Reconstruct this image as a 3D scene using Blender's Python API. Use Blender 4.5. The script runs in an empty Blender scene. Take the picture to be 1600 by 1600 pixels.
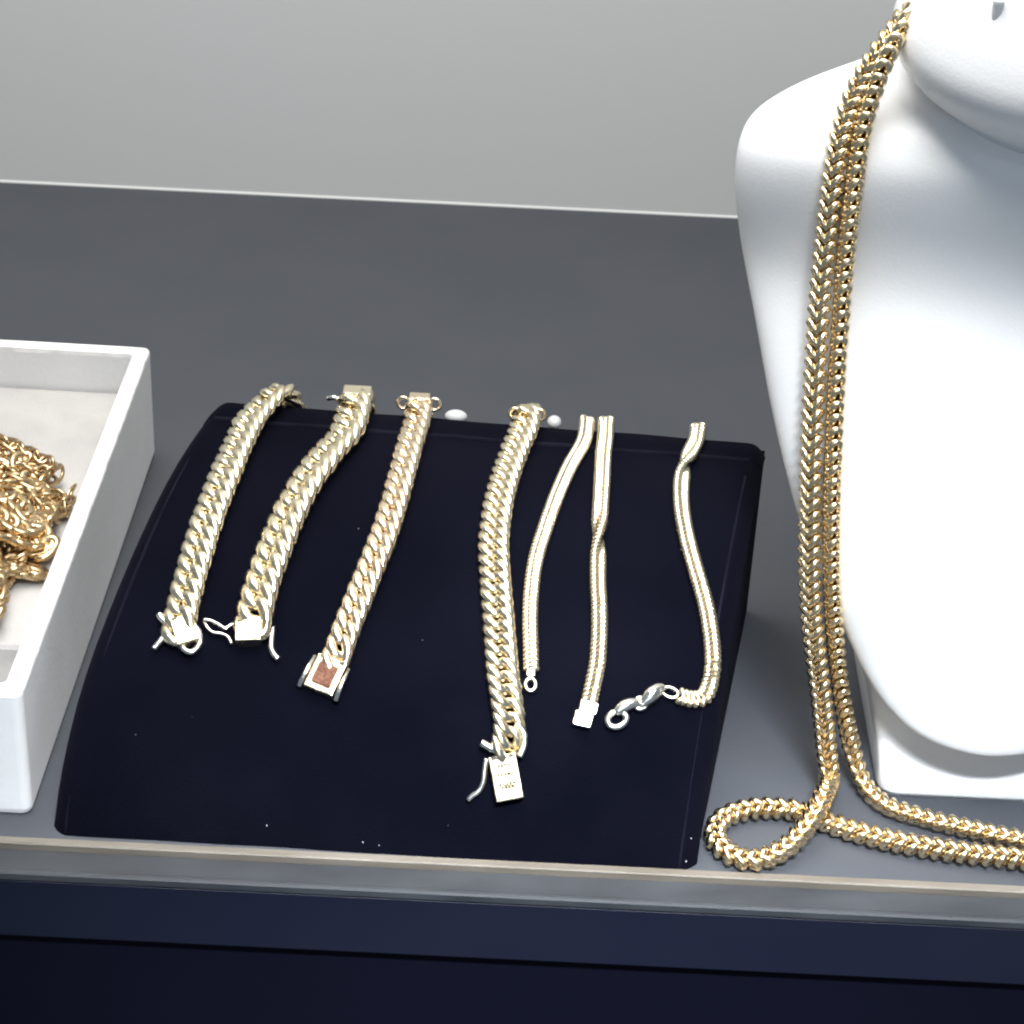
import bpy, bmesh, math, random
from mathutils import Vector, Matrix
from mathutils.bvhtree import BVHTree

random.seed(11)
R = math.radians
scn = bpy.context.scene
col = scn.collection

# ------------------------------------------------------------------ camera
FPX, PITCH, ROLL = 3590.0, R(32), R(2.8)          # focal length in pixels of the 1600 px photograph
CAM = Vector((0, -0.542, 0.466))
FWD = Vector((0, math.cos(PITCH), -math.sin(PITCH)))
UP0 = Vector((0, math.sin(PITCH), math.cos(PITCH)))
RT = Vector((1, 0, 0)) * math.cos(ROLL) + UP0 * math.sin(ROLL)
DN = Vector((1, 0, 0)) * math.sin(ROLL) - UP0 * math.cos(ROLL)
cd = bpy.data.cameras.new('camera')
cam = bpy.data.objects.new('camera', cd)
col.objects.link(cam)
m = Matrix((RT, -DN, -FWD)).transposed().to_4x4()
m.translation = CAM
cam.matrix_world = m
cd.sensor_width = 36.0
cd.lens = FPX / 1600 * 36
cd.clip_start, cd.clip_end = 0.01, 50
scn.camera = cam

# ------------------------------------------------------------------ light
scn.view_settings.view_transform = 'Standard'
scn.view_settings.look = 'None'
scn.view_settings.exposure = 0.0
scn.view_settings.gamma = 1.0
scn.cycles.filter_width = 2.2
w = bpy.data.worlds.new('World')
scn.world = w
w.use_nodes = True
bg = w.node_tree.nodes['Background']
bg.inputs[0].default_value = (0.68, 0.83, 1.0, 1)
bg.inputs[1].default_value = 0.24


def area(name, loc, target, sx, sy, power, color):
    ld = bpy.data.lights.new(name, 'AREA')
    ld.shape = 'RECTANGLE'
    ld.size, ld.size_y, ld.energy, ld.color = sx, sy, power, color
    o = bpy.data.objects.new(name, ld)
    col.objects.link(o)
    o.location = loc
    o.rotation_euler = (Vector(target) - Vector(loc)).to_track_quat('-Z', 'Y').to_euler()
    return o


area('ceiling_lamp', (-0.06, 0.09, 1.05), (-0.03, 0.12, 0.0), 1.00, 0.40, 19.0, (1.0, 0.975, 0.93))
beam_fill = area('front_beam_fill', (0.08, -0.50, 0.80), (0.04, -0.11, 0.0), 0.26, 0.06, 1.7, (0.90, 0.95, 1.0))  # added fill without a fixture; its narrow beam leaves the upper chest shaded
beam_fill.data.spread = R(34)
area('window_light', (0.20, -1.8, 0.85), (0.0, 0.2, 0.05), 1.2, 0.5, 3.0, (0.86, 0.93, 1.0))


# ------------------------------------------------------------------ pixel -> place
def ray(px, py):
    return FWD + RT * ((px - 800) / FPX) + DN * ((py - 800) / FPX)


def hit(px, py, axis=2, val=0.0):
    d = ray(px, py)
    return CAM + d * ((val - CAM[axis]) / d[axis])


# ------------------------------------------------------------------ materials
def mat(name, color, rough=0.5, metal=0.0, c2=None, nscale=40, bump=0.0, bscale=200, rough2=None,
        coat=0.0, sheen=0.0, sheen_col=(1, 1, 1), spec=0.5, mixpos=(0.35, 0.7), stretch=None):
    mt = bpy.data.materials.new(name)
    mt.use_nodes = True
    nt = mt.node_tree
    b = nt.nodes['Principled BSDF']
    b.inputs['Base Color'].default_value = (*color, 1)
    b.inputs['Roughness'].default_value = rough
    b.inputs['Metallic'].default_value = metal
    b.inputs['Specular IOR Level'].default_value = spec
    b.inputs['Coat Weight'].default_value = coat
    b.inputs['Coat Roughness'].default_value = 0.15
    b.inputs['Sheen Weight'].default_value = sheen
    b.inputs['Sheen Tint'].default_value = (*sheen_col, 1)
    b.inputs['Sheen Roughness'].default_value = 0.45
    tc = nt.nodes.new('ShaderNodeTexCoord')
    vec = tc.outputs['Object']
    if stretch:
        mp = nt.nodes.new('ShaderNodeMapping')
        mp.inputs['Scale'].default_value = stretch
        nt.links.new(vec, mp.inputs[0])
        vec = mp.outputs[0]
    if c2 or rough2 is not None:
        nz = nt.nodes.new('ShaderNodeTexNoise')
        nz.inputs['Scale'].default_value = nscale
        nz.inputs['Detail'].default_value = 6
        nt.links.new(vec, nz.inputs['Vector'])
        mr = nt.nodes.new('ShaderNodeMapRange')
        mr.inputs[1].default_value, mr.inputs[2].default_value = mixpos
        nt.links.new(nz.outputs['Fac'], mr.inputs[0])
        if c2:
            mx = nt.nodes.new('ShaderNodeMix')
            mx.data_type = 'RGBA'
            mx.inputs['A'].default_value = (*color, 1)
            mx.inputs['B'].default_value = (*c2, 1)
            nt.links.new(mr.outputs[0], mx.inputs['Factor'])
            nt.links.new(mx.outputs['Result'], b.inputs['Base Color'])
        if rough2 is not None:
            m2 = nt.nodes.new('ShaderNodeMapRange')
            m2.inputs[3].default_value, m2.inputs[4].default_value = rough, rough2
            nt.links.new(mr.outputs[0], m2.inputs[0])
            nt.links.new(m2.outputs[0], b.inputs['Roughness'])
    if bump:
        n2 = nt.nodes.new('ShaderNodeTexNoise')
        n2.inputs['Scale'].default_value = bscale
        n2.inputs['Detail'].default_value = 4
        nt.links.new(vec, n2.inputs['Vector'])
        bp = nt.nodes.new('ShaderNodeBump')
        bp.inputs['Strength'].default_value = bump
        bp.inputs['Distance'].default_value = 0.0006
        nt.links.new(n2.outputs['Fac'], bp.inputs['Height'])
        nt.links.new(bp.outputs[0], b.inputs['Normal'])
    return mt


M = {
    'counter': mat('grey_leatherette', (0.046, 0.0505, 0.061), 0.66, c2=(0.052, 0.056, 0.066), nscale=14, bump=0.35, bscale=1400, spec=0.35),
    'wall': mat('pale_wall', (0.63, 0.645, 0.625), 0.75, c2=(0.65, 0.66, 0.655), nscale=3, bump=0.08, bscale=300, spec=0.2),
    'velvet': mat('navy_velvet', (0.0012, 0.0015, 0.0042), 0.95, c2=(0.0034, 0.0037, 0.0080), nscale=13, bump=0.7, bscale=1900, sheen=0.012, sheen_col=(0.5, 0.52, 0.75), spec=0.03),
    'white': mat('white_lacquer', (0.82, 0.83, 0.84), 0.36, c2=(0.77, 0.78, 0.80), nscale=22, rough2=0.5, spec=0.4, bump=0.12, bscale=1100),
    'tray': mat('white_tray', (0.84, 0.84, 0.84), 0.4, c2=(0.80, 0.80, 0.79), nscale=60, bump=0.2, bscale=500),
    'rim': mat('worn_tray_rim', (0.84, 0.83, 0.82), 0.45, c2=(0.50, 0.49, 0.485), nscale=70, mixpos=(0.46, 0.74), bump=0.6, bscale=420),
    'liner': mat('tray_liner', (0.46, 0.445, 0.43), 0.9, c2=(0.40, 0.385, 0.38), nscale=60, bump=0.5, bscale=900, spec=0.1),
    'trim': mat('pale_trim', (0.155, 0.135, 0.112), 0.55, c2=(0.10, 0.085, 0.066), nscale=30, stretch=(1, 8, 8), bump=0.3, bscale=350, rough2=0.6),
    'ledge': mat('grey_ledge', (0.009, 0.0115, 0.0155), 0.62, c2=(0.026, 0.029, 0.034), nscale=25, stretch=(1, 3, 3), rough2=0.75, bump=0.15, bscale=500),
    'fascia': mat('navy_fascia', (0.0034, 0.0050, 0.0150), 0.5, c2=(0.0050, 0.0064, 0.0170), nscale=10, rough2=0.6, spec=0.22),
    'plinth': mat('dark_plinth', (0.0013, 0.0017, 0.0065), 0.7, c2=(0.0020, 0.0023, 0.0080), nscale=10, spec=0.08),
    'pale_gold': mat('pale_gold', (0.95, 0.84, 0.63), 0.18, 1.0, c2=(0.91, 0.79, 0.56), nscale=300, rough2=0.30),
    'rose_gold': mat('warm_pale_gold', (0.95, 0.79, 0.59), 0.18, 1.0, c2=(0.90, 0.72, 0.51), nscale=300, rough2=0.30),
    'gold': mat('yellow_gold', (0.93, 0.77, 0.52), 0.15, 1.0, c2=(0.87, 0.68, 0.41), nscale=300, rough2=0.30),
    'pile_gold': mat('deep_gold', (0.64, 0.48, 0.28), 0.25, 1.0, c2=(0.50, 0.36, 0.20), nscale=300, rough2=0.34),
    'silver': mat('polished_clasp_metal', (0.93, 0.91, 0.84), 0.16, 1.0, c2=(0.9, 0.88, 0.80), nscale=300, rough2=0.26),
    'copper': mat('brown_reflection', (0.075, 0.022, 0.010), 0.5, 0.0, c2=(0.18, 0.075, 0.040), nscale=900, spec=0.2),  # brown reflection in the clasp recess, painted as a flat colour
    'engrave': mat('engraved_marks', (0.07, 0.055, 0.025), 0.8, 0.0, spec=0.05),
    'welt_and_highlight': mat('velvet_welt_and_highlight', (0.0085, 0.0085, 0.0155), 0.95, c2=(0.004, 0.004, 0.009), nscale=60, bump=0.6, bscale=1900, sheen=0.03, sheen_col=(0.7, 0.65, 0.8), spec=0.05),  # seam piping colour, also the painted highlight on the ramp edges
    'lint': mat('white_lint', (0.40, 0.40, 0.46), 0.9),
    'plastic': mat('white_plastic', (0.48, 0.49, 0.50), 0.5),
    'slot': mat('grey_slot', (0.55, 0.57, 0.60), 0.5),
}


# ------------------------------------------------------------------ object helpers
def mesh_obj(name, me, parent=None, mt=None, smooth=False):
    o = bpy.data.objects.new(name, me)
    col.objects.link(o)
    if mt and not me.materials:
        me.materials.append(M[mt])
    if smooth:
        me.polygons.foreach_set('use_smooth', [True] * len(me.polygons))
    if parent:
        o.parent = parent
    return o


def from_data(name, vs, fs, parent=None, mt=None, smooth=False, fix=True):
    me = bpy.data.meshes.new(name)
    me.from_pydata([tuple(v) for v in vs], [], fs)
    if fix:
        bm = bmesh.new()
        bm.from_mesh(me)
        bmesh.ops.recalc_face_normals(bm, faces=bm.faces)
        bm.to_mesh(me)
        bm.free()
    me.update()
    return mesh_obj(name, me, parent, mt, smooth)


def thing(name, label, cat, loc=(0, 0, 0), group=None):
    o = bpy.data.objects.new(name, None)
    o.empty_display_size = 0.01
    col.objects.link(o)
    o.location = loc
    tag(o, label, cat, group)
    return o


def tag(o, label, cat, group=None, kind=None):
    o['label'] = label
    o['category'] = cat
    if group:
        o['group'] = group
    if kind:
        o['kind'] = kind


WORLD = {}      # where each placed part stands


def keep(o, parent):
    """parent while staying in place"""
    o.parent = parent
    o.matrix_parent_inverse = WORLD.get(parent.name, Matrix.Translation(parent.location)).inverted()


def box_obj(name, c, size, mt, parent=None, bev=0.0, frame=None):
    bm = bmesh.new()
    bmesh.ops.create_cube(bm, size=1)
    bmesh.ops.scale(bm, vec=size, verts=bm.verts)
    if bev:
        bmesh.ops.bevel(bm, geom=list(bm.edges), offset=bev, segments=3, profile=0.6, affect='EDGES')
    me = bpy.data.meshes.new(name)
    bm.to_mesh(me)
    bm.free()
    o = mesh_obj(name, me, None, mt)
    if frame:
        mm = Matrix(frame).transposed().to_4x4()
    else:
        mm = Matrix.Identity(4)
    mm.translation = Vector(c)
    o.matrix_world = mm
    WORLD[o.name] = mm.copy()
    if parent:
        keep(o, parent)
    return o


def tube(name, pts, r, mt, parent, ns=8, closed=False, radii=None):
    n = len(pts)
    pts = [Vector(p) for p in pts]
    vs, fs = [], []
    prev = None
    for i, p in enumerate(pts):
        a = pts[(i - 1) % n] if (closed or i) else p
        b = pts[(i + 1) % n] if (closed or i < n - 1) else p
        t = (b - a).normalized()
        if prev is None:
            prev = t.orthogonal().normalized()
        e1 = (prev - t * prev.dot(t)).normalized()
        prev = e1
        e2 = t.cross(e1)
        rr = radii[i] if radii else r
        for k in range(ns):
            an = 2 * math.pi * k / ns
            vs.append(p + e1 * (rr * math.cos(an)) + e2 * (rr * math.sin(an)))
    for i in range(n if closed else n - 1):
        for k in range(ns):
            a, b = i * ns + k, i * ns + (k + 1) % ns
            c, d = ((i + 1) % n) * ns + (k + 1) % ns, ((i + 1) % n) * ns + k
            fs.append((a, b, c, d))
    if not closed:
        fs.append(tuple(range(ns)))
        fs.append(tuple(range((n - 1) * ns, n * ns)))
    o = from_data(name, vs, fs, None, mt, True)
    if parent:
        keep(o, parent)
    return o


def spline(pts, n):
    """Catmull-Rom through pts, resampled to n evenly spaced points"""
    P = [Vector(p) for p in pts]
    P = [P[0] * 2 - P[1]] + P + [P[-1] * 2 - P[-2]]
    fine = []
    for i in range(1, len(P) - 2):
        for k in range(24):
            t = k / 24
            a, b, c, d = P[i - 1], P[i], P[i + 1], P[i + 2]
            fine.append(0.5 * ((2 * b) + (c - a) * t + (2 * a - 5 * b + 4 * c - d) * t * t + (3 * b - a - 3 * c + d) * t ** 3))
    fine.append(P[-2])
    L = [0.0]
    for a, b in zip(fine, fine[1:]):
        L.append(L[-1] + (b - a).length)
    if n is None:
        return fine, L
    out, j = [], 0
    for k in range(n):
        s = L[-1] * k / (n - 1)
        while j < len(L) - 2 and L[j + 1] < s:
            j += 1
        f = (s - L[j]) / max(L[j + 1] - L[j], 1e-9)
        out.append(fine[j].lerp(fine[j + 1], f))
    return out


# ------------------------------------------------------------------ links
def ring_mesh(name, pts, rr, rn, mt, ns=7, cut=None):
    """closed wire loop; rr radius in the plane, rn radius along local z"""
    n = len(pts)
    pts = [Vector(p) for p in pts]
    cen = sum(pts, Vector()) / n
    vs, fs = [], []
    for i, p in enumerate(pts):
        t = (pts[(i + 1) % n] - pts[i - 1]).normalized()
        e1 = p - cen
        e1 = (e1 - t * e1.dot(t)).normalized()
        e2 = t.cross(e1)
        for k in range(ns):
            an = 2 * math.pi * (k + .5) / ns
            q = p + e1 * (rr * math.cos(an)) + e2 * (rn * math.sin(an))
            if cut:      # flat-cut faces and edges
                q.y = max(-cut[0], min(cut[0], q.y))
                q.z = max(-cut[1], min(cut[1], q.z))
            vs.append(q)
    for i in range(n):
        for k in range(ns):
            fs.append((i * ns + k, i * ns + (k + 1) % ns, ((i + 1) % n) * ns + (k + 1) % ns, ((i + 1) % n) * ns + k))
    me = bpy.data.meshes.new(name)
    me.from_pydata([tuple(v) for v in vs], [], fs)
    bm = bmesh.new()
    bm.from_mesh(me)
    bmesh.ops.recalc_face_normals(bm, faces=bm.faces)
    bm.to_mesh(me)
    bm.free()
    me.polygons.foreach_set('use_smooth', [True] * len(me.polygons))
    me.materials.append(M[mt])
    return me


def cuban_link(name, pitch, width, thick, mt, hand=1):
    rr = 0.37 * pitch
    A, W = 1.10 * pitch, width / 2 - rr * 0.95
    H = thick / 2 - rr * 0.75
    pts = []
    for k in range(18):
        th = 2 * math.pi * k / 18
        # local x = along the chain, y = across, z = up
        up = math.sin(2 * th)
        pts.append((A * math.cos(th), W * math.sin(th) * (1 - .17 * max(0, -up)), hand * H * up))
    return ring_mesh(name, pts, rr, rr * 0.9, mt, 8, (width * .47, thick * .41))


def franco_link(name, pitch, width, thick, mt, vee=0.75, rf=0.36, dip=0.80):
    r = rf * pitch
    w, h, k = width / 2 - r, thick / 2 - r, vee * pitch
    P = []
    for s in (1, -1):
        row = [(0.0, -w, h * .75 * s), (k * .45, -w * .55, h * s), (k, 0.0, h * dip * s), (k * .45, w * .55, h * s), (0.0, w, h * .75 * s)]
        P += row if s == 1 else row[::-1]
    P.insert(5, (-.05 * pitch, w * 1.05, 0))
    P.append((-.05 * pitch, -w * 1.05, 0))
    return ring_mesh(name, P, r, r, mt, 7)


def frames(path, pitch, normal_fn, n=None):
    """even stations along a smooth path with (pos, t, a, n) frames"""
    fine, L = spline(path, None)
    cnt = max(2, int(round(L[-1] / pitch)) + 1) if n is None else n
    st = spline(path, cnt)
    out = []
    for i, p in enumerate(st):
        t = (st[min(i + 1, cnt - 1)] - st[max(i - 1, 0)]).normalized()
        nn = normal_fn(p, i / (cnt - 1), t)
        nn = (nn - t * nn.dot(t)).normalized()
        a = nn.cross(t).normalized()
        out.append((p, t, a, nn))
    return out


def lay_links(me, fr, parent, jitter=0.04, scale_fn=None):
    for i, (p, t, a, n) in enumerate(fr):
        mm = Matrix((t, a, n)).transposed().to_4x4()
        mm = Matrix.Translation(p) @ mm @ Matrix.Rotation(random.gauss(0, jitter), 4, 'X') @ Matrix.Rotation(random.gauss(0, jitter * .6), 4, 'Z')
        if scale_fn:
            mm = mm @ Matrix.Diagonal((*scale_fn(i / max(1, len(fr) - 1)), 1))
        o = bpy.data.objects.new('link', me)
        col.objects.link(o)
        o.matrix_world = mm
        keep(o, parent)


def rot_about(v, axis, ang):
    return Matrix.Rotation(ang, 3, axis) @ v


# ================================================================== THE SETTING
ZL = -0.005
o = from_data('counter_top', [(-0.9, 0.0002, 0), (0.9, 0.0002, 0), (0.9, 0.482, 0), (-0.9, 0.482, 0), (-0.9, 0.0002, -0.018), (0.9, 0.0002, -0.018), (0.9, 0.482, -0.018), (-0.9, 0.482, -0.018)],
              [(0, 1, 2, 3), (4, 5, 6, 7), (0, 1, 5, 4), (1, 2, 6, 5), (2, 3, 7, 6), (3, 0, 4, 7)], None, 'counter')
o['kind'] = 'structure'
# back wall with the soft coved foot that shows as a lighter line above the counter
prof = [(0.4825, -0.02), (0.4825, 0.0003), (0.4827, 0.0007), (0.4829, 0.0009), (0.4831, 0.0014), (0.4840, 0.9), (0.52, 0.9), (0.52, -0.02)]
vs, fs = [], []
for x in (-1.1, 1.1):
    vs += [(x, y, z) for y, z in prof]
k = len(prof)
fs = [(i, (i + 1) % k, k + (i + 1) % k, k + i) for i in range(k)] + [tuple(range(k)), tuple(range(k, 2 * k))]
o = from_data('back_wall', vs, fs, None, 'wall')
o['kind'] = 'structure'

# front edge of the counter: pale trim, grey ledge, navy fascia, recessed plinth
edge = thing('counter_front_edge', 'navy counter front with a grey ledge and pale trim strip along its top', 'counter edge', (0, -0.02, -0.05))


def extrude(name, prof, mt, parent, x0=-0.9, x1=0.9, nx=1):
    k = len(prof)
    vs, fs = [], []
    for i in range(nx + 1):
        x = x0 + (x1 - x0) * i / nx
        vs += [(x, y, z) for y, z in prof]
    for i in range(nx):
        fs += [(i * k + j, i * k + (j + 1) % k, (i + 1) * k + (j + 1) % k, (i + 1) * k + j) for j in range(k)]
    fs += [tuple(range(k)), tuple(range(nx * k, nx * k + k))]
    o = from_data(name, vs, fs, None, mt)
    keep(o, parent)
    return o


extrude('trim_strip', [(-0.0001, -0.0020), (-0.0001, 0.0010), (-0.0005, 0.0014), (-0.0029, 0.0014), (-0.0033, 0.0010), (-0.0033, -0.0020)], 'trim', edge)
extrude('ledge', [(-0.0001, -0.0190), (-0.0001, -0.0024), (-0.0035, -0.0024), (-0.0037, -0.0010), (-0.0120, -0.0012), (-0.0128, -0.0007), (-0.0138, -0.0008), (-0.0144, -0.0014), (-0.0146, -0.0030), (-0.0146, -0.0034), (-0.0100, -0.0036), (-0.0100, -0.0190)], 'ledge', edge)
extrude('fascia_board', [(-0.0102, -0.0038), (-0.0136, -0.0038), (-0.0142, -0.0044), (-0.0142, -0.0262), (-0.0136, -0.0270), (-0.0102, -0.0270)], 'fascia', edge)
extrude('plinth_board', [(-0.002, -0.0274), (-0.0110, -0.0274), (-0.0110, -0.25), (-0.002, -0.25)], 'plinth', edge)

# ================================================================== VELVET RAMP
FL, FR = Vector((-0.1376, 0.0052, 0)), Vector((0.0621, 0.0022, 0))
KL, KR, DL, DR = 0.222, 0.166, 1.0, 0.955
PROF = [(-.0022, 0), (-.0004, .005), (.0030, .012), (.0078, .0195), (.014, .0268), (.021, .0338), (.029, .0400), (.038, .0456), (.048, .0508), (.058, .0555), (.068, .0597),
        (.079, .0637), (.090, .0670), (.101, .0696), (.112, .0713), (.123, .0722), (.1335, .0725)]
TOPB = [(.1336, .0723), (.1362, .0729), (.1405, .0730), (.1460, .0722), (.1484, .0700)]


def ramp_pt(u, y, z):
    a = FL + Vector((KL * y, DL * y, z))
    b = FR + Vector((KR * y, DR * y, z * 0.985))
    return a.lerp(b, u)


def sink(u):
    e = min(u, 1 - u) * 0.2
    return 0.0045 * max(0.0, 1 - e / 0.0065) ** 2.2


us = [0, .003, .007, .012, .018, .025] + [.035 + .930 * i / 40 for i in range(41)] + [.975, .982, .988, .993, .997, 1]
ramp = thing('velvet_display_ramp', 'dark navy velvet bracelet ramp with a rounded front, sloping on the grey counter', 'display ramp', (-0.03, 0.07, 0))


def panel(name, prof, parent, mt):
    vs, fs = [], []
    k = len(us)
    for j, (y, z) in enumerate(prof):
        y0, z0 = prof[max(0, j - 1)]
        y1, z1 = prof[min(len(prof) - 1, j + 1)]
        ny, nz = -(z1 - z0), (y1 - y0)
        l = math.hypot(ny, nz)
        for u in us:
            s = sink(u)
            wob = 0.00025 * math.sin(u * 23 + y * 60) * math.sin(u * 9 + 1.3)
            vs.append(ramp_pt(u, y + (-s + wob) * ny / l, max(0, z + (-s + wob) * nz / l)))
    for j in range(len(prof) - 1):
        for i in range(k - 1):
            fs.append((j * k + i, j * k + i + 1, (j + 1) * k + i + 1, (j + 1) * k + i))
    o = from_data(name, vs, fs, None, mt, True, False)
    WORLD[o.name] = Matrix.Identity(4)
    keep(o, parent)
    return o, vs, fs


fo, fvs, ffs = panel('front_panel', PROF, ramp, 'velvet')
to, tvs, tfs = panel('top_band', TOPB, ramp, 'velvet')
for u, nm in ((0.0, 'side_panel'), (1.0, 'side_panel')):
    full = PROF + TOPB
    vs = [ramp_pt(u, y + (0.004 if j < 8 else 0), max(0, z - 0.0046)) for j, (y, z) in enumerate(full)] + [ramp_pt(u, .1484, 0), ramp_pt(u, .003, 0)]
    vs = [v + Vector((0.0005 if u == 0 else -0.0005, 0, 0)) for v in vs]
    o = from_data(nm, vs, [tuple(range(len(vs)))], None, 'velvet')
    keep(o, ramp)
o = from_data('back_panel', [ramp_pt(0.003, .1480, .0685), ramp_pt(0.997, .1480, .0685), ramp_pt(0.997, .1490, 0), ramp_pt(0.003, .1490, 0)], [(0, 1, 2, 3)], None, 'velvet')
keep(o, ramp)
# welt along the seam between the front panel and the top band
tube('seam_welt', [ramp_pt(u, .1334, .0721) + Vector((0, 0, 0.0002 * math.sin(u * 31))) for u in [.024 + .952 * i / 60 for i in range(61)]], 0.0012, 'welt_and_highlight', to, 8)
for u in (.026, .974):  # light catching the velvet side edges, painted as thin lighter tubes
    tube('edge_highlight', [ramp_pt(u, y + .0003, max(.0005, z - .0004)) for y, z in PROF[:-1]], .0005, 'welt_and_highlight', fo, 8)
RB = BVHTree.FromPolygons([tuple(v) for v in fvs] + [tuple(v) for v in tvs], list(ffs) + [tuple(i + len(fvs) for i in f) for f in tfs])


def on_ramp(px, py, lift):
    d = ray(px, py).normalized()
    loc, nrm, _, _ = RB.ray_cast(CAM, d)
    if loc is None:
        return None, None
    if nrm.z < 0:
        nrm = -nrm
    p = loc + nrm * lift
    # slide back along the surface so that the lifted point still sits at its pixel
    return p, nrm


def ramp_normal(p, f=0, t=None):
    loc, nrm, _, _ = RB.find_nearest(p)
    if nrm.z < 0:
        nrm = -nrm
    return nrm


def ramp_path(pix, lift):
    """pixels of the middle of the strand -> points one lift above the velvet"""
    out = []
    for px, py in pix:
        best = None
        d = ray(px, py).normalized()
        loc, nrm, _, _ = RB.ray_cast(CAM, d)
        if loc is None:
            continue
        if nrm.z < 0:
            nrm = -nrm
        c = abs(nrm.dot(d))
        out.append(loc - d * (lift / max(c, 0.25)))
    return out


def over_back(path, lift, drop=0.022, dx=0.0):
    """carry a strand over the back edge of the ramp and down behind it"""
    p = path[-1]
    dirx = (path[-1] - path[-2]).normalized().x + dx
    u = 0.5
    yb = p.y
    out = list(path)
    back_y = ramp_pt((p.x + 0.11) / 0.2, .1490, 0).y
    out.append(Vector((p.x + dirx * .004, back_y - 0.001, .0725 + lift * 1.05)))
    out.append(Vector((p.x + dirx * .006, back_y + lift * 1.0, .066)))
    out.append(Vector((p.x + dirx * .007, back_y + lift * 1.2, .055)))
    out.append(Vector((p.x + dirx * .007, back_y + lift * 1.2, .055 - drop)))
    return out


def surf(pix, lift):
    return ramp_path(pix, lift)


# ------------------------------------------------------------------ heavy curb bracelets
def bracelet(name, label, pix, pitch, width, thick, mt, tilt=0.0, drop=0.022, group=None, jitter=.035, hand=-1, tilt_fn=None, dx=0.0):
    path = ramp_path(pix, thick * 0.5)
    path = over_back(path, thick * .55, drop, dx) if drop else path
    root = thing(name, label, 'bracelet', (path[0].x, path[0].y, path[0].z - thick / 2), group)
    me = cuban_link('link', pitch, width, thick, mt, hand)

    def nf(p, f, t):
        n = ramp_normal(p)
        if p.y > 0.150:
            n = Vector((0, 0.3, 1)) if p.z > .066 else Vector((0, 1, .2))
        tl = tilt_fn(f) if tilt_fn else tilt
        return rot_about(n, t, tl)
    fr = frames(path, pitch, nf)
    lay_links(me, fr, root, jitter)
    return root, fr


def end_frame(pa, pb, lift):
    """frame for a clasp lying on the velvet from pixel pa towards pixel pb"""
    a, b = surf([pa, pb], lift)
    t = (b - a).normalized()
    n = ramp_normal((a + b) / 2)
    n = (n - t * n.dot(t)).normalized()
    return (a + b) / 2, t, n.cross(t), n, (b - a).length


def clasp_box(parent, pa, pb, width, thick, mt='pale_gold', name='box_clasp', extra=1.0):
    c, t, a, n, L = end_frame(pa, pb, thick / 2 + 0.0004)
    o = box_obj(name, c, (L * extra, width, thick), mt, parent, 0.0005, (t, a, n))
    if name == 'box_clasp':
        box_obj('clasp_lid', c + n * (thick / 2) - t * (L * .08), (L * extra * .62, width * .74, .0007), mt, o, .0002, (t, a, n))
        tube('clasp_hinge', [c - t * (L * .46) + a * (width * .42 * q) + n * (thick * .38) for q in (-1, -.3, .3, 1)], .0008, mt, o, 8)
    return c, t, a, n, L, o


def wire(parent, pix, r, mt='silver', lift=None, name='safety_latch', n=20, radii=None, lifts=None):
    if lifts:
        pts = [surf([p], l)[0] for p, l in zip(pix, lifts)]
    else:
        pts = surf(pix, (r + .0003) if lift is None else lift)
    return tube(name, spline(pts, n), r, mt, parent, 8, radii=radii)


# bracelet by the white tray
b1, fr = bracelet('curb_bracelet', 'thick pale gold curb bracelet nearest the white tray, plain end over the ramp back',
                  [(279, 978), (288, 935), (303, 880), (318, 830), (336, 780), (354, 735), (374, 690), (396, 650), (412, 628), (425, 614)],
                  0.0051, 0.0124, 0.0060, 'pale_gold', tilt=-0.34, dx=1.6)
clasp_box(b1, (284, 968), (296, 1008), 0.0075, 0.0048)
wire(b1, [(300, 975), (309, 985), (312, 1005), (300, 1019), (288, 1015), (283, 1003)], 0.00100, lift=.0030)
wire(b1, [(268, 985), (258, 990), (252, 1000), (240, 1014)], 0.00100, lift=.0028, name='clasp_tongue')
wire(b1, [(258, 972), (252, 966), (249, 960)], 0.0012, lift=.0030, name='clasp_pin')
# second, the broadest
b2, fr = bracelet('curb_bracelet', 'broadest pale gold curb bracelet, square clasp with wire latch at both ends of it',
                  [(396, 968), (404, 930), (418, 885), (436, 838), (456, 793), (480, 750), (510, 710), (542, 672), (566, 645), (584, 625)],
                  0.0057, 0.0136, 0.0066, 'pale_gold', tilt=-0.36, drop=0.022)
clasp_box(b2, (388, 975), (388, 1006), 0.0078, 0.0052)
wire(b2, [(372, 978), (362, 976), (352, 982), (342, 976), (330, 970), (318, 968)], 0.00055, lift=.0030)
wire(b2, [(362, 1006), (356, 995), (345, 990), (332, 988), (324, 980), (318, 970)], 0.00055, lift=.0018)
wire(b2, [(426, 980), (424, 1000), (424, 1014), (429, 1024), (435, 1030)], 0.0010, lift=.0016, name='latch_hook')
c2 = ramp_pt(0.355, .141, .0770)
xe = [f for f in fr if f[0].z > .072][-1][0].x
box_obj('box_clasp_housing', (xe + .0002, .1500, .0778), (.0098, .0060, .0052), 'pale_gold', b2, .0007)
tube('latch_hook', [(xe - .0050, .148, .0765), (xe - .0075, .148, .0778), (xe - .0100, .148, .0772)], .0009, 'silver', b2)
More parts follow.
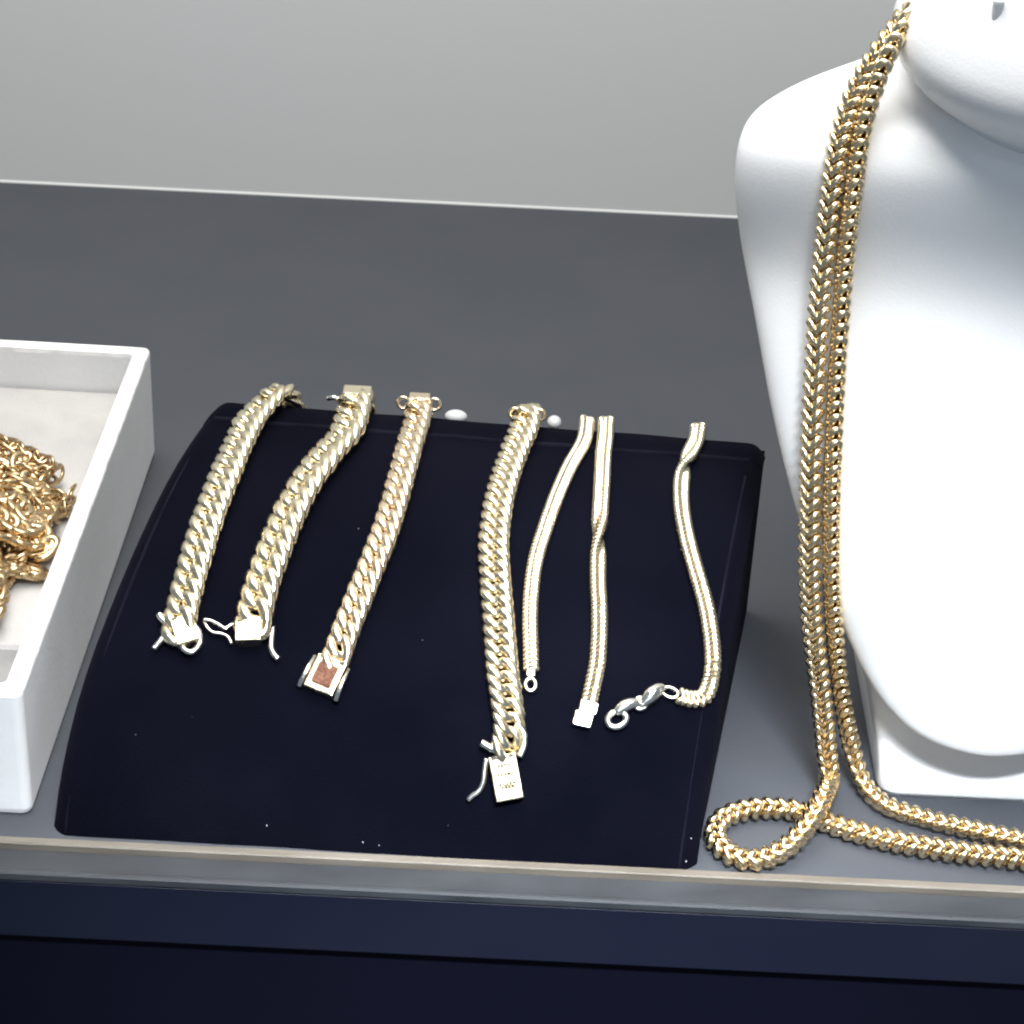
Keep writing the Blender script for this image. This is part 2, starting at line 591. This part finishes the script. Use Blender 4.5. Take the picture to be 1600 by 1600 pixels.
# third
b3, fr = bracelet('curb_bracelet', 'slimmer rosy gold curb bracelet with a brown reflection painted in its clasp',
                  [(527, 1022), (540, 985), (558, 940), (578, 890), (598, 840), (614, 790), (628, 740), (640, 695), (650, 660), (657, 637)],
                  0.0050, 0.0104, 0.0054, 'rose_gold', tilt=-0.22)
c, t, a, n, L, o = clasp_box(b3, (521, 1032), (497, 1082), 0.0098, 0.0040, 'rose_gold')
box_obj('brown_reflection', c + n * .0025 + t * .0002, (L * .60, .0062, .0005), 'copper', o, .0002, (t, a, n))  # painted reflection laid over the clasp
for s in (-1, 1):
    tube('safety_latch', [c + a * (s * .0058) - t * (L * .40) + n * .001, c + a * (s * .0060) + t * (L * .1) + n * .0016, c + a * (s * .0062) + t * (L * .55) + n * .0004], 0.0008, 'silver', b3, 8, radii=[.0007, .0007, .0011])
xe = [f for f in fr if f[0].z > .07][-1][0].x
for s, nm in ((-1, 'latch_ring'), (1, 'latch_ring')):
    tube(nm, [(xe + s * .0054 + .0020 * math.cos(q * math.pi / 7), 0.1475 + .0006 * math.sin(q * math.pi / 7), .0772 + .0019 * math.sin(q * math.pi / 7)) for q in range(14)], 0.0006, 'rose_gold', b3, 7, True)
box_obj('box_clasp_housing', (xe, .1500, .0772), (.0072, .0042, .0040), 'rose_gold', b3, .0006)
# fourth, the longest
b4, fr = bracelet('curb_bracelet', 'longest pale gold curb bracelet, its stamped clasp hanging lowest on the ramp',
                  [(792, 1165), (796, 1135), (792, 1095), (785, 1050), (781, 1000), (777, 950), (773, 900), (771, 850), (776, 800), (787, 750), (803, 705), (818, 670), (828, 650), (833, 640)],
                  0.0044, 0.0112, 0.0058, 'pale_gold', tilt_fn=lambda f: -.30 if f > .2 else -.30 + .75 * (.2 - f) / .2)
c, t, a, n, L, o = clasp_box(b4, (784, 1180), (797, 1250), 0.0085, 0.0048, 'pale_gold')
bm = bmesh.new()
for row, (cnt, pos) in enumerate(((4, -.27), (5, -.07), (5, .14), (4, .20))):
    for q in range(cnt):
        mm = Matrix((t, a, n)).transposed().to_4x4()
        mm.translation = c + t * (L * pos) + a * ((q - (cnt - 1) / 2) * .00105) + n * .00285
        bmesh.ops.create_cube(bm, size=1, matrix=mm @ Matrix.Diagonal((.0009 * random.uniform(.7, 1.1), .0007 * random.uniform(.7, 1.2), .0003, 1)))
claspo = o
me = bpy.data.meshes.new('stamped_marks')
bm.to_mesh(me)
bm.free()
o = mesh_obj('stamped_marks', me, None, 'engrave')
keep(o, claspo)
wire(b4, [(760, 1185), (757, 1205), (755, 1222), (748, 1236), (738, 1243), (731, 1250)], 0.00095, lift=.0014, name='latch_hook')
wire(b4, [(752, 1160), (762, 1166), (774, 1172), (782, 1180)], 0.0013, lift=.004, name='clasp_tongue')
wire(b4, [(806, 1130), (818, 1145), (819, 1165), (812, 1183)], 0.0010, lift=.0035)
xe = [f for f in fr if f[0].z > .07][-1][0].x
for s in (-1, 1):
    tube('latch_ring', [(xe + s * .0042 + .0019 * math.cos(q * math.pi / 7), 0.1435 + .0006 * math.sin(q * math.pi / 7), .0774 + .0018 * math.sin(q * math.pi / 7)) for q in range(14)], 0.0006, 'gold', b4, 7, True)
box_obj('box_clasp_housing', (xe, .1460, .0772), (.0058, .0036, .0036), 'gold', b4, .0006)


# ------------------------------------------------------------------ fine square-link bracelets
def fine_bracelet(label, pix, pitch, width, thick, roll_fn, mt='pale_gold', drop=.02):
    path = ramp_path(pix, thick * .5)
    path = over_back(path, thick * .6, drop)
    root = thing('franco_bracelet', label, 'bracelet', (path[0].x, path[0].y, path[0].z - thick / 2))
    me = franco_link('link', pitch, width, thick, mt, 0.9, 0.50, 0.50)

    def nf(p, f, t):
        n = ramp_normal(p)
        if p.y > 0.146:
            n = Vector((0, 0.3, 1)) if p.z > .066 else Vector((0, 1, .2))
        return rot_about(n, t, roll_fn(f))
    fr = frames(path, pitch, nf)
    lay_links(me, fr, root, .02)
    return root, fr


def step(f, f0, f1, a, b):
    s = min(1, max(0, (f - f0) / (f1 - f0)))
    s = s * s * (3 - 2 * s)
    return a + (b - a) * s


b5, fr = fine_bracelet('fine smooth gold chain bracelet beside the longest curb bracelet, small ring tab at its end',
                       [(830, 1046), (829, 1010), (828, 970), (830, 925), (837, 875), (852, 825), (870, 775), (890, 730), (912, 690), (924, 670), (929, 662)],
                       0.0015, 0.0054, 0.0032, lambda f: 0.15)
clasp_box(b5, (829, 1044), (829, 1058), .0028, .0018, 'silver', 'end_cap')
c, t, a, n, L = end_frame((829, 1060), (829, 1080), .0012)
tube('ring_tab', [c + t * (.0021 * math.cos(q * math.pi / 8)) + a * (.0016 * math.sin(q * math.pi / 8)) for q in range(16)], .0007, 'silver', b5, 8, True)
b6, fr = fine_bracelet('fine gold chain bracelet twisted half way down, blunt cap at its lower end',
                       [(918, 1105), (925, 1075), (933, 1035), (936, 990), (936, 950), (934, 905), (935, 850), (938, 800), (941, 750), (943, 710), (946, 685), (952, 668)],
                       0.0016, 0.0058, 0.0036, lambda f: step(f, .31, .45, .30, 3.0))
clasp_box(b6, (922, 1098), (917, 1116), .0056, .0040, 'silver', 'end_cap')
clasp_box(b6, (914, 1114), (908, 1136), .0058, .0034, 'silver', 'clasp_tongue')
b7, fr = fine_bracelet('fine gold chain bracelet in a lazy S curve with a lobster clasp turned aside',
                       [(1062, 1088), (1080, 1093), (1098, 1090), (1108, 1070), (1113, 1035), (1110, 990), (1102, 945), (1088, 895), (1074, 845), (1065, 795), (1065, 750), (1075, 715), (1087, 690), (1093, 674)],
                       0.0016, 0.0058, 0.0036, lambda f: step(f, .56, .67, .2, 2.95))
# lobster clasp: jump ring, body, hooked end
c, t, a, n, L = end_frame((1058, 1086), (1036, 1078), .0016)
tube('jump_ring', [c + t * (.0026 * math.cos(q * math.pi / 8)) + a * (.0016 * math.sin(q * math.pi / 8)) for q in range(16)], .0006, 'silver', b7, 8, True)
pts = surf([(1040, 1074), (1030, 1076), (1018, 1086), (1006, 1098), (1000, 1104)], .0024)
tube('lobster_body', spline(pts, 17), .002, 'silver', b7, 12, radii=[.0010 + .0016 * math.sin(math.pi * min(1, i / 15)) for i in range(17)])
c, t, a, n, L = end_frame((1008, 1094), (994, 1104), .0018)
tube('swivel_ring', [c + t * (.0020 * math.cos(q * math.pi / 8)) + a * (.0018 * math.sin(q * math.pi / 8)) for q in range(16)], .0008, 'silver', b7, 8, True)
pts = surf([(1000, 1098), (985, 1100), (972, 1106), (962, 1114)], .0022)
tube('lobster_arm', spline(pts, 12), .0014, 'silver', b7, 10, radii=[.0013 + .0008 * math.sin(math.pi * i / 11) for i in range(12)])
c, t, a, n, L = end_frame((978, 1118), (950, 1130), .0018)
tube('lobster_ring', [c + t * (.0030 * math.cos(q * math.pi / 9)) + a * (.0024 * math.sin(q * math.pi / 9)) for q in range(18)], .0011, 'silver', b7, 9, True)

# small white pegs that peep over the back edge
for (px, py, wd), lb in (((712, 648, .0080), 'small white plastic peg peeping over the ramp back beside the rosy bracelet'),
                         ((866, 657, .0050), 'small white plastic peg at the ramp back beside the longest bracelet'),
                         ((543, 628, .0045), 'small white plastic peg at the ramp back beside the broadest bracelet')):
    p = hit(px, py + 6, 1, .1545)
    bm = bmesh.new()
    bmesh.ops.create_uvsphere(bm, u_segments=16, v_segments=10, radius=1)
    bmesh.ops.scale(bm, vec=(wd / 2, .003, .0022), verts=bm.verts)
    zs = p.z
    # stalk down to the counter behind the ramp
    r = bmesh.ops.create_cone(bm, cap_ends=True, segments=12, radius1=.0016, radius2=.0012, depth=zs)
    for v in r['verts']:
        v.co.z -= zs / 2
    for v in bm.verts:
        v.co.z += zs
    me = bpy.data.meshes.new('display_peg')
    bm.to_mesh(me)
    bm.free()
    o = mesh_obj('display_peg', me, None, 'plastic', True)
    o.location = (p.x, .1560, 0)
    tag(o, lb, 'peg')

# lint on the velvet
bm = bmesh.new()
for px, py, s in [(87, 1240, 1.6), (417, 1290, 1.2), (567, 1316, 1.3), (592, 1321, 1.0), (1072, 1346, 1.5), (1080, 1310, 1.0), (212, 1148, .7), (560, 826, .7), (660, 1000, .6), (845, 822, .5), (700, 1290, .5), (300, 1120, .5)]:
    q = surf([(px, py)], .0002)
    if q:
        bmesh.ops.create_icosphere(bm, subdivisions=1, radius=.00022 * s, matrix=Matrix.Translation(q[0]) @ Matrix.Diagonal((random.uniform(.6, 1.4), 1, random.uniform(.6, 1.6), 1)))
me = bpy.data.meshes.new('lint')
bm.to_mesh(me)
bm.free()
o = mesh_obj('lint', me, None, 'lint')
tag(o, 'specks of white lint scattered on the navy velvet', 'lint', kind='stuff')

# ================================================================== WHITE TRAY WITH A PILE OF CHAINS
TW, TD, TH, TT = 0.200, 0.224, 0.0470, 0.0062
tray = thing('jewellery_tray', 'white open box tray with worn rim holding tangled gold chains', 'tray', (-0.1449, 0.0112, 0))
TR = Matrix.Translation((-0.1449, 0.0112, 0)) @ Matrix.Rotation(R(-0.9), 4, 'Z')


def rrect(x0, y0, x1, y1, r, z, ns=5):
    out = []
    for cx, cy, a0 in ((x1 - r, y0 + r, -90), (x1 - r, y1 - r, 0), (x0 + r, y1 - r, 90), (x0 + r, y0 + r, 180)):
        for k in range(ns + 1):
            a = R(a0 + 90 * k / ns)
            out.append(Vector((cx + r * math.cos(a), cy + r * math.sin(a), z)))
    return out


def loft(name, loops, mt, parent, cap0=True, cap1=True, xf=None, smooth=False):
    vs, fs = [], []
    k = len(loops[0])
    for lp in loops:
        vs += [(xf @ v if xf else v) for v in lp]
    for j in range(len(loops) - 1):
        for i in range(k):
            fs.append((j * k + i, j * k + (i + 1) % k, (j + 1) * k + (i + 1) % k, (j + 1) * k + i))
    if cap0:
        fs.append(tuple(range(k)))
    if cap1:
        fs.append(tuple(range((len(loops) - 1) * k, len(loops) * k)))
    o = from_data(name, vs, fs, None, mt, smooth)
    WORLD[o.name] = Matrix.Identity(4)
    if parent:
        keep(o, parent)
    return o


def tr(i, z, r):
    return rrect(-TW + i, i, -i, TD - i, max(r, .0006), z)


loft('tray_body', [tr(.0012, 0, .0025), tr(.0004, .0008, .003), tr(0, .0024, .003), tr(0, TH - .0014, .003)], 'tray', tray, True, False, TR)
loft('tray_rim', [tr(0, TH - .0014, .003), tr(.0003, TH - .0004, .003), tr(.0010, TH, .0025), tr(TT - .0010, TH, .002), tr(TT - .0003, TH - .0004, .002), tr(TT, TH - .002, .002)], 'rim', tray, False, False, TR)
loft('tray_inner', [tr(TT, TH - .002, .002), tr(TT, .012, .002)], 'tray', tray, False, True, TR)
loft('tray_liner', [rrect(-TW + TT + .0005, .048, -TT - .0005, TD - TT - .0005, .002, .0125), rrect(-TW + TT + .0005, .048, -TT - .0005, TD - TT - .0005, .002, .0285), rrect(-TW + TT + .0015, .049, -TT - .0015, TD - TT - .0015, .002, .0298)], 'liner', tray, False, True, TR)

LZ = .0298
linkA = ring_mesh('link', [(.0032 * math.cos(t * math.pi / 7), .0021 * math.sin(t * math.pi / 7), .0008 * math.sin(2 * t * math.pi / 7)) for t in range(14)], .00075, .00075, 'pile_gold', 7)
linkB = cuban_link('link', .0042, .0088, .0034, 'pile_gold')
linkC = ring_mesh('link', [(.0046 * math.cos(t * math.pi / 7), .0027 * math.sin(t * math.pi / 7), .0004 * math.sin(2 * t * math.pi / 7)) for t in range(14)], .0008, .0006, 'pile_gold', 7)
KINDS = ('round linked', 'heavy curb', 'long linked')
for ci in range(12):
    rnd = random.Random(140 + ci)
    cy0 = .058 + .088 * ci / 11
    cx, cy = -0.1449 - rnd.uniform(.020, .044), .0112 + cy0
    zb = LZ + .0016 + .0013 * (ci % 4)
    pts = []
    ph = rnd.uniform(0, 6.28)
    for k in range(9):
        an = ph + k * 2.3 + rnd.uniform(-.7, .7)
        rx, ry = rnd.uniform(.006, .024), rnd.uniform(.004, .020)
        x = min(cx + rx * math.cos(an), -.1449 - TT - .0050)
        y = min(max(cy + ry * math.sin(an), .0112 + .056), .0112 + .159)
        hh = max(0, 1 - ((x + .190) / .040) ** 2) * .011
        pts.append(Vector((x, y, zb + rnd.uniform(0, 1) * hh)))
    kind = (1, 2, 1, 0)[ci % 4]
    root = thing('gold_chain', 'dull ' + KINDS[kind] + ' gold chain tangled in the heap inside the white tray', 'chain', (cx, cy, LZ), 'chains heaped in the white tray')
    pitch = (.0039, .0042, .0058)[kind]
    alt = [0]

    def nf(p, f, t):
        alt[0] += 1
        v = Vector((.3 * math.sin(f * 17), .3 * math.cos(f * 13), 1))
        if kind != 1 and alt[0] % 2:
            return v.cross(t) + v * .5
        return v
    fr = frames(pts, pitch, nf)[:60]
    lay_links((linkA, linkB, linkC)[kind], fr, root, .14)

# ================================================================== WHITE NECKLACE BUST
XB = 0.153
bust = thing('necklace_bust', 'glossy white necklace display bust with rounded bib, neck and foot', 'display bust', (XB, 0.085, 0))
# height, half width, front y on the axis, how far the edge lies back
ROWS = [(.0272, .0005, .0300, .0005), (.0278, .010, .0295, .002), (.0295, .019, .0290, .005), (.0330, .0270, .0288, .008), (.0390, .0345, .0292, .012), (.047, .0410, .0302, .016),
        (.059, .0480, .0322, .020), (.073, .0560, .0352, .023), (.089, .0640, .0395, .025), (.107, .0705, .0455, .026), (.126, .0765, .0535, .027), (.142, .0805, .0615, .027), (.154, .0840, .0685, .028),
        (.164, .0868, .0735, .028), (.176, .0895, .0755, .0260), (.184, .0908, .0752, .0265), (.1910, .0912, .0750, .0275), (.1970, .0908, .0752, .0290), (.2012, .0888, .0760, .0305), (.2048, .0846, .0774, .0316), (.2082, .0785, .0790, .0322), (.2108, .0728, .0810, .0320),
        (.2132, .0664, .0832, .0315), (.2155, .0600, .0858, .0300), (.2180, .0535, .0890, .0275), (.2215, .0455, .0940, .0230), (.2255, .0360, .0990, .0170)]
NU = 33
vs, fs = [], []
for (z, hw, yc, sg) in ROWS:
    for i in range(NU):
        u = -1 + 2 * i / (NU - 1)
        s = math.sin(u * math.pi / 2)
        ex = 1 - math.cos(u * math.pi / 2)
        vs.append(Vector((XB + hw * s, yc + sg * (0.35 * s * s + 0.65 * ex ** 1.3), z)))
nf_ = len(vs)
for j, (z, hw, yc, sg) in enumerate(ROWS):
    for i in range(NU):
        u = -1 + 2 * i / (NU - 1)
        s = math.sin(u * math.pi / 2)
        e = .006 + .016 * (1 - abs(s) ** 4)
        vs.append(Vector((XB + hw * s * .985, yc + sg + e * min(1, hw / .03), z + .0008)))
for base, flip in ((0, 0), (nf_, 1)):
    for j in range(len(ROWS) - 1):
        for i in range(NU - 1):
            fs.append((base + j * NU + i, base + j * NU + i + 1, base + (j + 1) * NU + i + 1, base + (j + 1) * NU + i))
for j in range(len(ROWS) - 1):
    for i in (0, NU - 1):
        fs.append((j * NU + i, (j + 1) * NU + i, nf_ + (j + 1) * NU + i, nf_ + j * NU + i))
for j in (0, len(ROWS) - 1):
    for i in range(NU - 1):
        fs.append((j * NU + i, j * NU + i + 1, nf_ + j * NU + i + 1, nf_ + j * NU + i))
chest = from_data('chest', vs, fs, None, 'white', True)
keep(chest, bust)
sub = chest.modifiers.new('smooth', 'SUBSURF')
sub.levels = sub.render_levels = 2
BV, BF = list(vs), list(fs)


def ell(cx, cy, rx, ry, z, tilt=0.0, n=40):
    return [Vector((cx + rx * math.cos(2 * math.pi * k / n), cy + ry * math.sin(2 * math.pi * k / n), z + tilt * math.sin(2 * math.pi * k / n))) for k in range(n)]


NY = .104
nl = [(.2060, .030, .022, .004), (.2195, .036, .028, .009), (.2238, .0425, .0350, .009), (.2285, .0470, .0405, .009), (.2330, .0488, .0432, .009), (.2368, .0490, .0438, .009), (.2412, .0480, .0428, .009), (.2475, .0456, .0402, .009), (.2540, .0424, .0368, .009),
      (.2600, .0398, .0342, .0095), (.2635, .0382, .0326, .009), (.2645, .0366, .0312, .009), (.2635, .0350, .0298, .009), (.2560, .0342, .0290, .009)]
neck = loft('neck', [ell(XB, NY, rx, ry, z, tl) for z, rx, ry, tl in nl], 'white', bust, True, True, None, True)
k0 = len(BV)
for z, rx, ry, tl in nl:
    BV += ell(XB, NY, rx, ry, z, tl)
for j in range(len(nl) - 1):
    for i in range(40):
        BF.append((k0 + j * 40 + i, k0 + j * 40 + (i + 1) % 40, k0 + (j + 1) * 40 + (i + 1) % 40, k0 + (j + 1) * 40 + i))
# little grey slot in the front of the neck rim
p = hit(1560, 18, 1, .0760)
box_obj('neck_slot', p + Vector((0, .0012, 0)), (.0030, .0030, .0065), 'slot', neck, .0012)
# foot: concave flaring block under and behind the bib
lp = []
for z, hw, yf, yb2, r in ((0, .0300, .0425, .125, .006), (.002, .0308, .0418, .1255, .006), (.007, .0305, .0430, .125, .006), (.016, .0318, .0490, .122, .006), (.028, .0345, .0570, .116, .006), (.045, .0370, .0640, .112, .006), (.075, .040, .0660, .108, .006), (.120, .042, .0720, .106, .006)):
    lp.append(rrect(XB - hw, yf, XB + hw, yb2, r, z, 4))
loft('foot', lp, 'white', bust, True, True, None, True)
BB = BVHTree.FromPolygons([tuple(v) for v in BV], BF)

# ================================================================== NECKLACES
def strand(pix, ys, ground_from, off, lift):
    """pix: middle line of the strand; ys: depth where it hangs free (None = lies on the bust)"""
    yy = []
    for (px, py), y in zip(pix, ys):
        if y == 'g':
            yy.append('g')
            continue
        if y is not None:
            yy.append(y)
            continue
        loc, nrm, _, _ = BB.ray_cast(CAM, ray(px, py).normalized())
        yy.append(loc.y - off if loc else None)
    for i, y in enumerate(yy):
        if y is None:
            a = next((yy[j] for j in range(i - 1, -1, -1) if isinstance(yy[j], float)), None)
            b = next((yy[j] for j in range(i + 1, len(yy)) if isinstance(yy[j], float)), None)
            yy[i] = a if b is None else b if a is None else (a + b) / 2
    for _ in range(4):
        y2 = list(yy)
        for i in range(1, len(yy) - 1):
            if all(isinstance(v, float) for v in yy[i - 1:i + 2]):
                y2[i] = min(yy[i] + .002, (yy[i - 1] + 2 * yy[i] + yy[i + 1]) / 4)
        yy = y2
    out = []
    for (px, py), y in zip(pix, yy):
        out.append(hit(px, py, 2, lift) if y == 'g' else hit(px, py, 1, y))
    return out


def necklace(label, path, pitch, width, thick, roll_fn, gz, ground_roll=0.0):
    root = thing('franco_necklace', label, 'necklace', tuple(path[len(path) // 2]))
    me = franco_link('link', pitch, width, thick, 'gold', 0.8, 0.335, 0.72)

    def nf(p, f, t):
        view = (CAM - p).normalized()
        if p.z > gz:
            n = rot_about(view, t, roll_fn(f))
        else:
            n = rot_about(Vector((0, -.35, 1)), t, ground_roll)
        return n
    fr = frames(path, pitch, nf)
    # ease the normals so that the strand does not snap
    ns = [f[3] for f in fr]
    for _ in range(6):
        ns = [(ns[max(0, i - 1)] + ns[i] * 2 + ns[min(len(ns) - 1, i + 1)]) for i in range(len(ns))]
        ns = [n.normalized() for n in ns]
    fr2 = []
    for (p, t, a, n), q in zip(fr, ns):
        q = (q - t * q.dot(t)).normalized()
        fr2.append((p, t, q.cross(t), q))
    lay_links(me, fr2, root, .06)
    return root


# strand that ends in the loop
pixL = [(1432, 2), (1403, 42), (1372, 85), (1345, 130), (1324, 180), (1308, 240), (1298, 310), (1289, 390), (1281, 470), (1275, 560), (1270, 650), (1267, 740), (1266, 830), (1266, 900), (1270, 975), (1279, 1050), (1287, 1125), (1292, 1190), (1293, 1232),
        (1284, 1270), (1262, 1305), (1225, 1333), (1180, 1344), (1140, 1334), (1117, 1307), (1128, 1280), (1168, 1265), (1220, 1263), (1262, 1272), (1305, 1289), (1360, 1306), (1430, 1321), (1510, 1333), (1600, 1343), (1680, 1352)]
ysL = [.108, .096, .088, None, None, None, None, None, None, None, None, .052, .050, .049, .047, .045, .0435, .042, .040] + ['g'] * 16
pL = strand(pixL, ysL, 1232, .0045, .0042)
for i in range(17, 23):
    pL[i].z += (.001, .004, .0080, .0055, .002, 0)[i - 17]
necklace('gold franco necklace hung on the white bust, curled into a loop on the counter', pL, .0039, .0070, .0058, lambda f: .30 + .10 * math.sin(f * 19), .012, 0.0)
# straight strand
pixR = [(1436, -8), (1412, 38), (1386, 88), (1366, 140), (1350, 195), (1339, 260), (1330, 330), (1321, 410), (1314, 500), (1308, 590), (1304, 680), (1301, 770), (1300, 850), (1301, 920), (1305, 990), (1312, 1060), (1322, 1125), (1334, 1180),
        (1352, 1228), (1385, 1258), (1440, 1277), (1510, 1294), (1600, 1313), (1680, 1328)]
ysR = [.104, .092, .084, None, None, None, None, None, None, None, None, .050, .0485, .0475, .047, .047, .0475, .0480] + ['g'] * 6
pR = strand(pixR, ysR, 1228, .0040, .0042)
necklace('gold franco necklace hung on the white bust, trailing straight along the counter', pR, .0039, .0062, .0055, lambda f: 1.15 + .12 * math.sin(f * 23), .012, 0.2)
